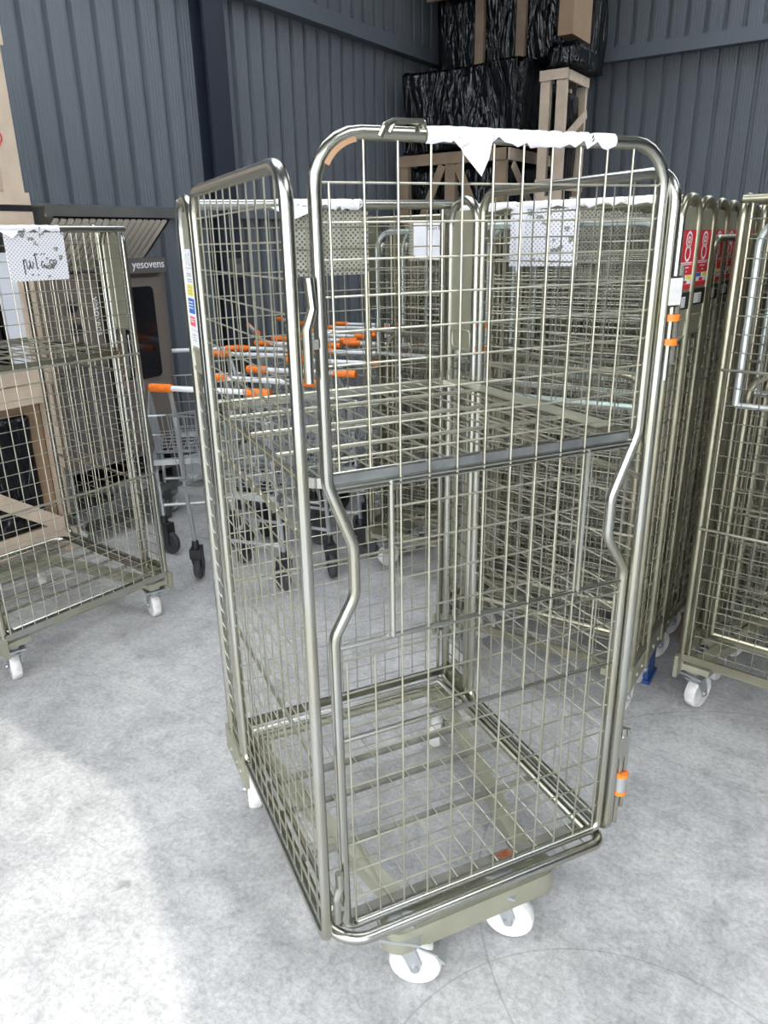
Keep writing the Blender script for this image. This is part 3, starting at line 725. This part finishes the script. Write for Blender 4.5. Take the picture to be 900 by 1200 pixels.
# ------------------------------------------------------------------ shopping trolleys
def trolley_meshes():
    D = {}
    mb = MB(); mb.tube([(-0.19, 0, 1.0), (0.19, 0, 1.0)], 0.0125, 10); D['handle'] = mb.mesh('handle_bar', WHITEP)
    mb = MB(); mb.tube([(0, 0, 0), (0.115, 0, 0)], 0.0175, 12); 
    for k in range(7): mb.lathe([(0.0185, -0.004), (0.0195, 0), (0.0185, 0.004)], (0.012 + k * 0.015, 0, 0), (1, 0, 0), 12)
    D['grip'] = mb.mesh('handle_grip', ORANGE)
    mb = MB()     # basket: wider at the handle
    yb, yf = 0.06, 0.80
    def corner(s_, y, z):
        f = (y - yb) / (yf - yb); hw = 0.275 - 0.075 * f - (0.88 - z) * 0.10; return (s_ * hw, y, z)
    for z0, z1, r in ((0.86, 0.78, 0.006), (0.70, 0.68, 0.0038), (0.55, 0.58, 0.0055)):
        mb.tube([corner(-1, yb, z0), corner(1, yb, z0), corner(1, yf, z1), corner(-1, yf, z1)], r, 7, True)
    for s_ in (-1, 1):
        for k in range(15):
            f = k / 14; y = yb + (yf - yb) * f; zt = 0.86 - 0.08 * f; zb = 0.55 + 0.03 * f
            mb.tube([corner(s_, y, zb), corner(s_, y, zt)], 0.0026, 5)
    for k in range(9):
        u = -1 + 2 * (k + 0.5) / 9
        for y, zb, zt in ((yb, 0.55, 0.86), (yf, 0.58, 0.78)):
            p = corner(1, y, zb); q = corner(1, y, zt); mb.tube([(p[0] * u, y, zb), (q[0] * u, y, zt)], 0.0026, 5)
        p = corner(1, yb, 0.55); q = corner(1, yf, 0.58); mb.tube([(p[0] * u, yb, 0.55), (q[0] * u, yf, 0.58)], 0.0026, 5)
    for k in range(8):
        f = (k + 0.5) / 8; y = yb + (yf - yb) * f; z = 0.55 + 0.03 * f; mb.tube([corner(-1, y, z), corner(1, y, z)], 0.0026, 5)
    D['basket'] = mb.mesh('basket', GALV)
    mb = MB()
    for s_ in (-1, 1):
        mb.tube(fillet([(s_ * 0.20, 0.0, 1.0), (s_ * 0.235, 0.07, 0.86), (s_ * 0.245, 0.10, 0.50), (s_ * 0.245, 0.13, 0.20)], 0.05, 5), 0.011, 9)
        mb.tube(fillet([(s_ * 0.245, 0.10, 0.50), (s_ * 0.215, 0.60, 0.42), (s_ * 0.185, 0.74, 0.20)], 0.06, 5), 0.010, 9)
        mb.bar((s_ * 0.245, 0.06, 0.50), (s_ * 0.19, 0.80, 0.53), 0.03, 0.03)
    mb.bar((-0.25, 0.07, 0.50), (0.25, 0.07, 0.50), 0.028, 0.030); mb.bar((-0.195, 0.79, 0.53), (0.195, 0.79, 0.53), 0.028, 0.030)
    mb.tube([(-0.245, 0.13, 0.24), (0.245, 0.13, 0.24)], 0.009, 8); mb.tube([(-0.195, 0.70, 0.26), (0.195, 0.70, 0.26)], 0.009, 8)
    D['frame'] = mb.mesh('chassis', GALV)
    mb = MB(); mb.box(-0.026, 0.026, -0.03, 0.045, 0.125, 0.175); mb.lathe([(0.020, 0.17), (0.016, 0.215)], (0, 0, 0), (0, 0, 1), 12)
    for sx in (-1, 1): mb.prism([(sx * 0.022, -0.02, 0.13), (sx * 0.022, 0.045, 0.13), (sx * 0.022, 0.045, 0.055), (sx * 0.022, 0.02, 0.055)], (sx * 0.004, 0, 0))
    D['fork'] = mb.mesh('caster', PLASTIC)
    D['wheel'] = MB().lathe([(0.02, -0.012), (0.045, -0.014), (0.058, -0.016), (0.064, -0.008), (0.0645, 0.008), (0.058, 0.016), (0.045, 0.014), (0.02, 0.012)], (0, 0, 0), (1, 0, 0), 22).mesh('wheel', RUBBER)
    return D
TM = trolley_meshes()
def trolley(label, x, y, az, swap=None):
    """az = compass bearing of the nose, degrees from +Y clockwise"""
    t = thing('shopping_trolley', label, 'shopping trolley', (x, y, 0), -math.radians(az), 'shopping trolleys in the jumble behind the cages')
    h_ = obj('handle_bar', TM['handle'], t)
    obj('handle_grip', TM['grip'], h_, (-0.30, 0, 1.0)); obj('handle_grip', TM['grip'], h_, (0.185, 0, 1.0))
    obj('chassis', TM['frame'], t); obj('basket', TM['basket'], t)
    rnd = random.Random(int(x * 1000))
    for (cx, cy) in ((-0.245, 0.13), (0.245, 0.13), (-0.185, 0.74), (0.185, 0.74)):
        c_ = obj('caster', TM['fork'], t, (cx, cy, 0), (0, 0, rnd.uniform(0, 6.28))); obj('wheel', TM['wheel'], c_, (0, 0.03, 0.0645))
    return t
trolley('shopping trolley with its nose towards us and basket corner beside the oven trolley', -1.06, 4.56, 172)
TL = [(-0.703, 3.22, 20, 'nearest shopping trolley, its orange-gripped handle beside the foreground cage corner'),
      (-0.498, 3.44, 24, 'second shopping trolley from us in the nearer nested line'),
      (-0.343, 3.668, 23, 'third shopping trolley from us in the nearer nested line'),
      (-0.17, 3.95, 23, 'fourth shopping trolley from us in the nearer nested line'),
      (-0.04, 4.27, 24, 'fifth shopping trolley from us in the nearer nested line'),
      (0.12, 4.62, 22, 'sixth shopping trolley from us in the nearer nested line'),
      (0.27, 4.97, 25, 'seventh shopping trolley from us, at the far end of the nearer nested line'),
      (-0.635, 4.28, 21, 'nearest shopping trolley of the farther nested line, before the dark column'),
      (-0.86, 5.65, 75, 'shopping trolley standing askew next to the dark wall column'),
      (-0.62, 6.15, 62, 'farthest shopping trolley, askew before the dark corrugated wall')]
for k in range(1, 8):
    TL.append((-0.635 + 0.092 * k, 4.28 + 0.215 * k, 21 + (k * 37 % 5) - 2, '%s shopping trolley from us in the farther nested line' % ORD[k]))
for (x, y, a, l) in TL: trolley(l, x, y, a)

# ------------------------------------------------------------------ ovens by the long wall (local: x = a, facing +b)
OB = -3.5
def wallobj(name, mb, parent, m): return obj(name, mb, parent, m=m)
# local frame for things on the long wall: origin R(0,OB), local X -> DA, local Y -> -DB (into the wall), Z up
def wall_thing(name, label, cat, group=None):
    return thing(name, label, cat, tuple(R(0, OB)), ROOMROT + math.pi / 2, group)
ov = wall_thing('deck_oven', 'brown-grey bakery oven with dark window door under the steel hood', 'oven')
x0, x1 = 2.30, 3.075
mb = MB(); mb.box(x0, x1, 0.0, 0.72, 0.47, 1.455); obj('oven_body', mb, ov, m=OVEN)
def rbox(mb, xa, xb, za, zb, r, y0, y1):
    q = fillet([(xa, y0, za), (xb, y0, za), (xb, y0, zb), (xa, y0, zb)], r, 5, True); mb.prism(q, (0, y1 - y0, 0)); return mb
door = obj('oven_door', rbox(MB(), 2.665, 3.02, 0.50, 1.43, 0.01, -0.035, -0.002), ov, m=OVEN)
obj('door_window', rbox(MB(), 2.72, 2.955, 0.88, 1.385, 0.03, -0.040, -0.030), door, m=GLASSB)
dh = MB(); dh.tube(fillet([(2.69, -0.036, 0.92), (2.69, -0.075, 0.92), (2.69, -0.075, 1.34), (2.69, -0.036, 1.34)], 0.015, 4), 0.010, 8); obj('door_handle', dh, door, m=STEEL)
pn = obj('control_panel', rbox(MB(), 2.31, 2.60, 1.00, 1.43, 0.006, -0.018, -0.001), ov, m=OVEN)
for (kx, kz, kr) in ((2.424, 1.308, 0.032), (2.445, 1.21, 0.018), (2.435, 1.195, 0.034), (2.455, 1.10, 0.034)):
    obj('control_knob', MB().lathe([(kr, 0.0), (kr * 0.85, 0.02), (kr * 0.5, 0.026)], (kx, -0.018, kz), (0, -1, 0), 16), pn, m=BLACK)
obj('vertical_lettering', text_mesh('vesovens', 0.055, LWHITE, 0.0008), pn, (2.60 - 0.02, -0.0195, 1.25), (math.pi / 2, math.pi / 2, 0))
for xa, xb in ((2.31, 2.43), (2.445, 2.60)): obj('drawer_front', rbox(MB(), xa, xb, 0.53, 0.985, 0.006, -0.016, -0.001), ov, m=OVENGREY)
obj('dark_gap', MB().box(2.612, 2.652, -0.012, -0.001, 0.50, 1.43), ov, m=BLACK)
sg = obj('brand_strip', MB().box(2.62, 3.06, -0.05, 0.0, 1.455, 1.535), ov, m=OVENGREY)
obj('brand_lettering', text_mesh('yesovens', 0.062, LWHITE, 0.001), sg, (2.935, -0.0512, 1.500), (math.pi / 2, 0, 0))
# open stand on castors
st = wall_thing('oven_stand', 'dark wheeled steel stand carrying the bakery oven', 'stand')
mb = MB()
for xx in (2.28, 3.03):
    for yy in (0.03, 0.66): mb.box(xx, xx + 0.035, yy, yy + 0.035, 0.15, 0.47)
for zz in (0.435,): mb.box(2.28, 3.065, 0.0, 0.72, zz, 0.469)
for yy in (0.0, 0.66): mb.box(2.25, 3.09, yy, yy + 0.04, 0.155, 0.215)
mb.box(2.25, 2.29, 0.0, 0.70, 0.155, 0.215); mb.box(3.05, 3.09, 0.0, 0.70, 0.155, 0.215)
obj('stand_frame', mb, st, m=DARKBAR)
obj('stand_shelf', MB().box(2.30, 3.05, 0.03, 0.68, 0.30, 0.312), st, m=STEEL)
obj('shade_sheet', MB().box(2.28, 3.06, 0.42, 0.43, 0.16, 0.435).box(2.285, 2.295, 0.06, 0.42, 0.216, 0.435).box(3.045, 3.055, 0.06, 0.42, 0.216, 0.435), st, m=BLACK)  # black sheets added to stand in for the darkness under the oven
for xx in (2.32, 3.00):
    for yy in (0.05, 0.64):
        c_ = obj('caster', cached('fork', None), st, (xx, yy, 0), (0, 0, 0.4)); obj('wheel', cached('wheel', None), c_, (0, 0.030, 0.0605))
# hood
hd = wall_thing('extractor_hood', 'stainless steel extractor hood with slatted filters above the oven', 'hood')
mb = MB(); zb, zt = 1.475, 1.785
mb.prism([(2.395, -0.02, zt), (2.395, -0.02, zt - 0.05), (2.395, 0.30, zb), (2.395, 0.95, zb), (2.395, 0.95, zt)], (0.012, 0, 0))
mb.prism([(3.155, -0.02, zt), (3.155, -0.02, zt - 0.05), (3.155, 0.30, zb), (3.155, 0.95, zb), (3.155, 0.95, zt)], (0.012, 0, 0))
mb.box(2.36, 3.20, -0.03, 0.95, zt, zt + 0.012); mb.box(2.36, 3.20, -0.035, -0.02, zt - 0.042, zt + 0.012); mb.box(2.40, 3.16, 0.28, 0.95, zb - 0.01, zb)
obj('canopy', mb, hd, m=STEEL)
obj('filter_back', MB().prism([(2.407, 0.01, zt - 0.05), (2.407, 0.32, zb), (2.407, 0.34, zb + 0.012), (2.407, 0.03, zt - 0.03)], (0.748, 0, 0)), hd, m=BLACK)
mb = MB()
for k in range(17):
    xx = 2.425 + k * 0.0435; mb.bar((xx, -0.012, zt - 0.055), (xx, 0.300, zb), 0.027, 0.012, (0, -0.6, -0.8))
obj('filter_slats', mb, hd, m=mat('filter_steel', (0.80, 0.73, 0.63), 0.45, 0.1))

# ------------------------------------------------------------------ crates
def film_box(x0, x1, y0, y1, z0, z1, n, amp, seed, sag=0.0):
    """a box wrapped in crumpled film: every face a fine grid pushed in and out by folds"""
    mb = MB(); idx = {}
    nx = max(2, int((x1 - x0) / n)); ny = max(2, int((y1 - y0) / n)); nz = max(2, int((z1 - z0) / n)); so_ = Vector((seed * 3.7, seed * 1.3, seed * 2.1))
    cx, cy, cz = (x0 + x1) / 2, (y0 + y1) / 2, (z0 + z1) / 2
    def vid(i, j, k):
        if (i, j, k) in idx: return idx[(i, j, k)]
        p = Vector((x0 + (x1 - x0) * i / nx, y0 + (y1 - y0) * j / ny, z0 + (z1 - z0) * k / nz))
        nrm = Vector(((i == nx) - (i == 0), (j == ny) - (j == 0), (k == nz) - (k == 0)))
        edge = nrm.length > 1.2
        if nrm.length > 0: nrm.normalize()
        q = Vector((p.x * 5 + p.z * 1.5, p.y * 5, p.z * 2.2)) + so_
        d = (noise.noise(q * 0.6) * 0.9 + abs(noise.noise(q * 1.5 + Vector((0, 0, p.x * 2)))) * 0.5 - 0.3) * amp * 0.7
        if edge: d -= amp * 0.9
        if k == 0: d *= 0.1
        p = p + nrm * d
        if sag and k == nz: p.z -= sag * (0.5 + noise.noise(Vector((p.x * 2, p.y * 2, seed)))) * 0.5
        idx[(i, j, k)] = len(mb.v); mb.v.append(tuple(p)); return idx[(i, j, k)]
    for i in range(nx):
        for k in range(nz):
            for j in (0, ny): mb.face((vid(i, j, k), vid(i + 1, j, k), vid(i + 1, j, k + 1), vid(i, j, k + 1)))
    for j in range(ny):
        for k in range(nz):
            for i in (0, nx): mb.face((vid(i, j, k), vid(i, j + 1, k), vid(i, j + 1, k + 1), vid(i, j, k + 1)))
    for i in range(nx):
        for j in range(ny):
            for k in (0, nz): mb.face((vid(i, j, k), vid(i + 1, j, k), vid(i + 1, j + 1, k), vid(i, j + 1, k)))
    me = mb.mesh('film', FILM); 
    me.polygons.foreach_set('use_smooth', [True] * len(me.polygons)); 
    try:
        at = me.attributes.get('sharp_edge')
        if at: me.attributes.remove(at)
    except Exception: pass
    return me
# tall pale crate beside the oven: local x = a, y = into the wall
CB = -3.564
def crate_thing(label): return thing('wooden_crate', label, 'crate', tuple(R(0, CB)), ROOMROT + math.pi / 2)
cr1 = crate_thing('pale wooden crate with cardboard lining and black film, behind the lettered roll cage')
XA, XB = 1.28, 2.335
def plank(name, p, q, wd, ht, par, m, upv=(0, 0, 1)): return obj(name, MB().bar(p, q, wd, ht, upv), par, m=m)
for xx in (XA + 0.05, XB - 0.05):
    for yy in (0.02, 0.80): obj('post', MB().box(xx - 0.05, xx + 0.05, yy - 0.015, yy + 0.02, 0.08, 0.925), cr1, m=PALEWOOD)
for yy in (0.02, 0.80):
    obj('rail', MB().box(XA, XB - 0.10, yy - 0.034, yy - 0.016, 0.845, 0.925), cr1, m=PALEWOOD)
    obj('rail', MB().box(XA, XB - 0.02, yy - 0.034, yy - 0.016, 0.085, 0.185), cr1, m=PALEWOOD)
obj('brace', MB().bar((XA + 0.15, -0.016, 0.72), (XB - 0.12, -0.016, 0.17), 0.018, 0.075, (0.45, 0, 1)), cr1, m=PALEWOOD)
for xx in (XA + 0.07, XB - 0.07): obj('foot', MB().box(xx - 0.05, xx + 0.05, 0.0, 0.84, 0.0, 0.08), cr1, m=PALEWOOD)
obj('lid', MB().box(XA, XB, -0.01, 0.84, 0.925, 0.945), cr1, m=PALEWOOD)
obj('cardboard_liner', MB().box(XA + 0.10, XB - 0.095, 0.055, 0.075, 0.10, 0.84), cr1, m=CARD)
obj('side_liner', MB().box(XB - 0.14, XB - 0.125, 0.06, 0.78, 0.10, 0.90), cr1, m=CARD)
obj('wrapped_content', film_box(XA + 0.12, XB - 0.18, 0.004, 0.052, 0.19, 0.80, 0.022, 0.022, 4), cr1)
cr2 = crate_thing('tall wooden crate on top of the lined crate, near the dark wall')
for xx in (XA + 0.05, XB - 0.055):
    for yy in (0.02, 0.80): obj('post', MB().box(xx - 0.055, xx + 0.05, yy - 0.015, yy + 0.02, 0.945, 2.55), cr2, m=PALEWOOD)
for yy in (0.02,):
    obj('rail', MB().box(XA, XB + 0.005, yy - 0.035, yy - 0.016, 1.795, 1.850), cr2, m=PALEWOOD)
    obj('rail', MB().box(XA, XB + 0.008, yy - 0.035, yy - 0.016, 1.70, 1.765), cr2, m=PALEWOOD)
    obj('rail', MB().box(XA, XB, yy - 0.035, yy - 0.016, 0.95, 1.02), cr2, m=PALEWOOD)
    obj('rail', MB().box(XA, XB, yy - 0.035, yy - 0.016, 2.47, 2.55), cr2, m=PALEWOOD)
obj('panel', MB().box(XA + 0.1, XB - 0.055, 0.03, 0.045, 1.86, 2.46), cr2, m=PALEWOOD)
obj('rail_gap_strip', MB().box(XA, XB + 0.006, -0.018, -0.0145 + 0.02, 1.768, 1.792), cr2, m=BLACK)  # black strip drawn as the dark gap between the two rails
obj('foam_sheet', MB().box(XB - 0.20, XB - 0.105, 0.03, 0.06, 1.03, 1.58), cr2, m=FOAM)
obj('wrapped_content', film_box(XA + 0.1, XB - 0.19, 0.055, 0.70, 0.96, 1.74, 0.04, 0.04, 8), cr2)
mk = MB(); mk.tube([(XB - 0.105 + 0.028 * math.cos(a / 9 * math.pi), 0.002, 2.085 + 0.03 * math.sin(a / 9 * math.pi)) for a in range(18)], 0.003, 5, True); mk.tube([(XB - 0.105, 0.002, 2.12), (XB - 0.09, 0.002, 2.05)], 0.003, 5)
obj('red_mark', mk, cr2, m=RED)

# ------------------------------------------------------------------ the stack in the far corner (local x = b, y = a)
def corner_thing(name, label, cat): return thing(name, label, cat, (0, 0, 0), ROOMROT)
k1 = corner_thing('wooden_crate', 'tan wooden crate with X braces, under the big black-wrapped block', 'crate')
X0, X1, Y0, Y1, ZC = -4.30, -3.13, 7.0, 8.35, 2.38
for xx in (X0 + 0.06, (X0 + X1) / 2, X1 - 0.06):
    for yy in (Y0, Y1): obj('post', MB().box(xx - 0.055, xx + 0.055, yy - 0.03, yy + 0.03, 0.0, ZC - 0.10), k1, m=TANWOOD)
for yy in (Y0, Y1):
    for z in (ZC - 0.10, 0.0, 1.3): obj('rail', MB().box(X0, X1, yy - 0.05, yy - 0.031, z, z + 0.10), k1, m=TANWOOD)
xm = (X0 + X1) / 2
for (p, q) in (((X0 + 0.1, 1.42), (xm - 0.08, 2.27)), ((xm + 0.08, 2.27), (X1 - 0.1, 1.42)), ((X0 + 0.1, 0.15), (xm - 0.08, 1.27)), ((xm + 0.08, 1.27), (X1 - 0.1, 0.15))):
    obj('brace', MB().bar((p[0], Y0 - 0.038, p[1]), (q[0], Y0 - 0.038, q[1]), 0.016, 0.08, (0.7, 0, 0.7) if p[1] > q[1] else (-0.7, 0, 0.7)), k1, m=TANWOOD)
for xx in (X1 - 0.02,):
    obj('brace', MB().bar((xx + 0.03, Y0 + 0.1, 2.25), (xx + 0.03, Y1 - 0.1, 1.40), 0.016, 0.08, (0, 0.7, 0.7)), k1, m=PALEWOOD)
    obj('rail', MB().box(xx + 0.02, xx + 0.04, Y0, Y1, ZC - 0.10, ZC), k1, m=PALEWOOD)
obj('wrapped_content', film_box(X0 + 0.1, X1 - 0.08, Y0 + 0.04, Y1 - 0.05, 0.05, ZC - 0.08, 0.05, 0.045, 2), k1)
blk = tag(obj('wrapped_block', film_box(-4.30, -3.05, 7.02, 8.25, ZC + 0.02, 3.13, 0.026, 0.10, 5, 0.16)), 'big black-film-wrapped block lying on the tan X-braced crate', 'wrapped goods')
blk.rotation_euler = (0, 0, ROOMROT)
# upper crate behind
k2 = corner_thing('wooden_crate', 'topmost crate wrapped in black film between wooden uprights, under the roof', 'crate')
obj('wrapped_content', film_box(-4.25, -2.86, 7.62, 8.75, 3.17, 4.12, 0.035, 0.05, 12), k2)
for xx in (-3.725, -3.295): obj('post', MB().box(xx - 0.045, xx + 0.045, 7.55, 7.60, 3.15, 4.2), k2, m=TANWOOD)
obj('rail', MB().box(-4.28, -2.90, 7.50, 7.549, 3.80, 3.90), k2, m=TANWOOD)
for xx in (-4.2, -3.2): obj('post', MB().box(xx - 0.045, xx + 0.045, 8.76, 8.80, 3.10, 4.2), k2, m=TANWOOD)
# crate on the right of the stack
k3 = corner_thing('wooden_crate', 'pale open crate frame with black film and white foam, next to the black-wrapped block', 'crate')
X0, X1, Y0, Y1, ZC = -2.90, -2.66, 7.15, 7.66, 2.98
for xx in (X0 + 0.05, X1 - 0.04):
    for yy in (Y0, Y1): obj('post', MB().box(xx - 0.045, xx + 0.045, yy - 0.025, yy + 0.025, 0.0, ZC - 0.08), k3, m=PALEWOOD)
for yy in (Y0,):
    for z in (ZC - 0.08, 2.02, 1.0): obj('rail', MB().box(X0, X1 + 0.02, yy - 0.045, yy - 0.026, z, z + 0.08), k3, m=PALEWOOD)
for z in (ZC - 0.09, 2.0): obj('rail', MB().box(X1 + 0.006, X1 + 0.026, Y0, Y1, z, z + 0.08), k3, m=PALEWOOD)
obj('brace', MB().bar((X1 + 0.016, Y0 - 0.02, 2.42), (X1 + 0.016, Y1, 2.68), 0.016, 0.075, (0, -0.4, 0.9)), k3, m=PALEWOOD)
obj('brace', MB().bar((X0 + 0.10, Y0 - 0.036, 1.95), (X1 - 0.05, Y0 - 0.036, 1.5), 0.016, 0.075, (0.5, 0, 0.8)), k3, m=PALEWOOD)
obj('foam_sheet', MB().box(X1 - 0.10, X1 - 0.088, Y0 + 0.02, Y0 + 0.075, 1.1, 2.62), k3, m=FOAM)
obj('foam_sheet', MB().box(X1 + 0.001, X1 + 0.005, Y0 + 0.25, Y0 + 0.42, 1.1, 1.95), k3, m=FOAM)
obj('wrapped_content', film_box(X0 + 0.06, X1 - 0.03, Y0 + 0.08, Y1 - 0.05, 0.1, 2.84, 0.05, 0.04, 15), k3)
wb = tag(obj('wrapped_bundle', film_box(-2.85, -2.56, 7.12, 7.65, ZC + 0.03, 3.20, 0.03, 0.04, 21)), 'small black-film bundle between the pale crate frame and the cardboard box', 'wrapped goods')
wb.rotation_euler = (0, 0, ROOMROT)
bx = corner_thing('cardboard_box', 'brown cardboard box at the very top of the corner stack', 'box')
BX0, BX1, BY0, BY1, BZ0, BZ1 = -2.77, -2.64, 7.15, 7.62, 3.24, 3.80
mb = MB(); mb.box(BX0, BX1, BY0, BY1, BZ0, BZ1, Matrix.Rotation(0.0, 4, 'Z')); obj('carton', mb, bx, m=CARD)
obj('flap_seam', MB().box(BX0, BX1, BY0 - 0.002, BY0 - 0.0005, BZ0 + 0.30, BZ0 + 0.304), bx, m=BROWNTAPE)

# ------------------------------------------------------------------ small things on the floor and wall
p = R(2.62, -0.56)
bl = MB(); bl.box(-0.06, 0.06, -0.05, 0.05, 0.0, 0.13); bl.box(-0.07, 0.07, -0.06, 0.06, 0.13, 0.15); bl.box(-0.07, 0.07, -0.06, 0.06, 0.0, 0.015)
tag(obj('plastic_block', bl, None, tuple(p), (0, 0, ROOMROT), BLUEP), 'blue plastic block on the floor under the red-labelled cage row', 'block')
sk = thing('socket_box', 'small grey socket box mounted on the dark steel column', 'socket', tuple(R(4.535, B0 + 0.18, 1.42)), ROOMROT)
obj('housing', MB().box(0.0, 0.06, -0.08, 0.08, -0.07, 0.07), sk, m=OVENGREY); obj('cover', MB().box(0.06, 0.068, -0.05, 0.05, -0.05, 0.03), sk, m=DARKBAR)
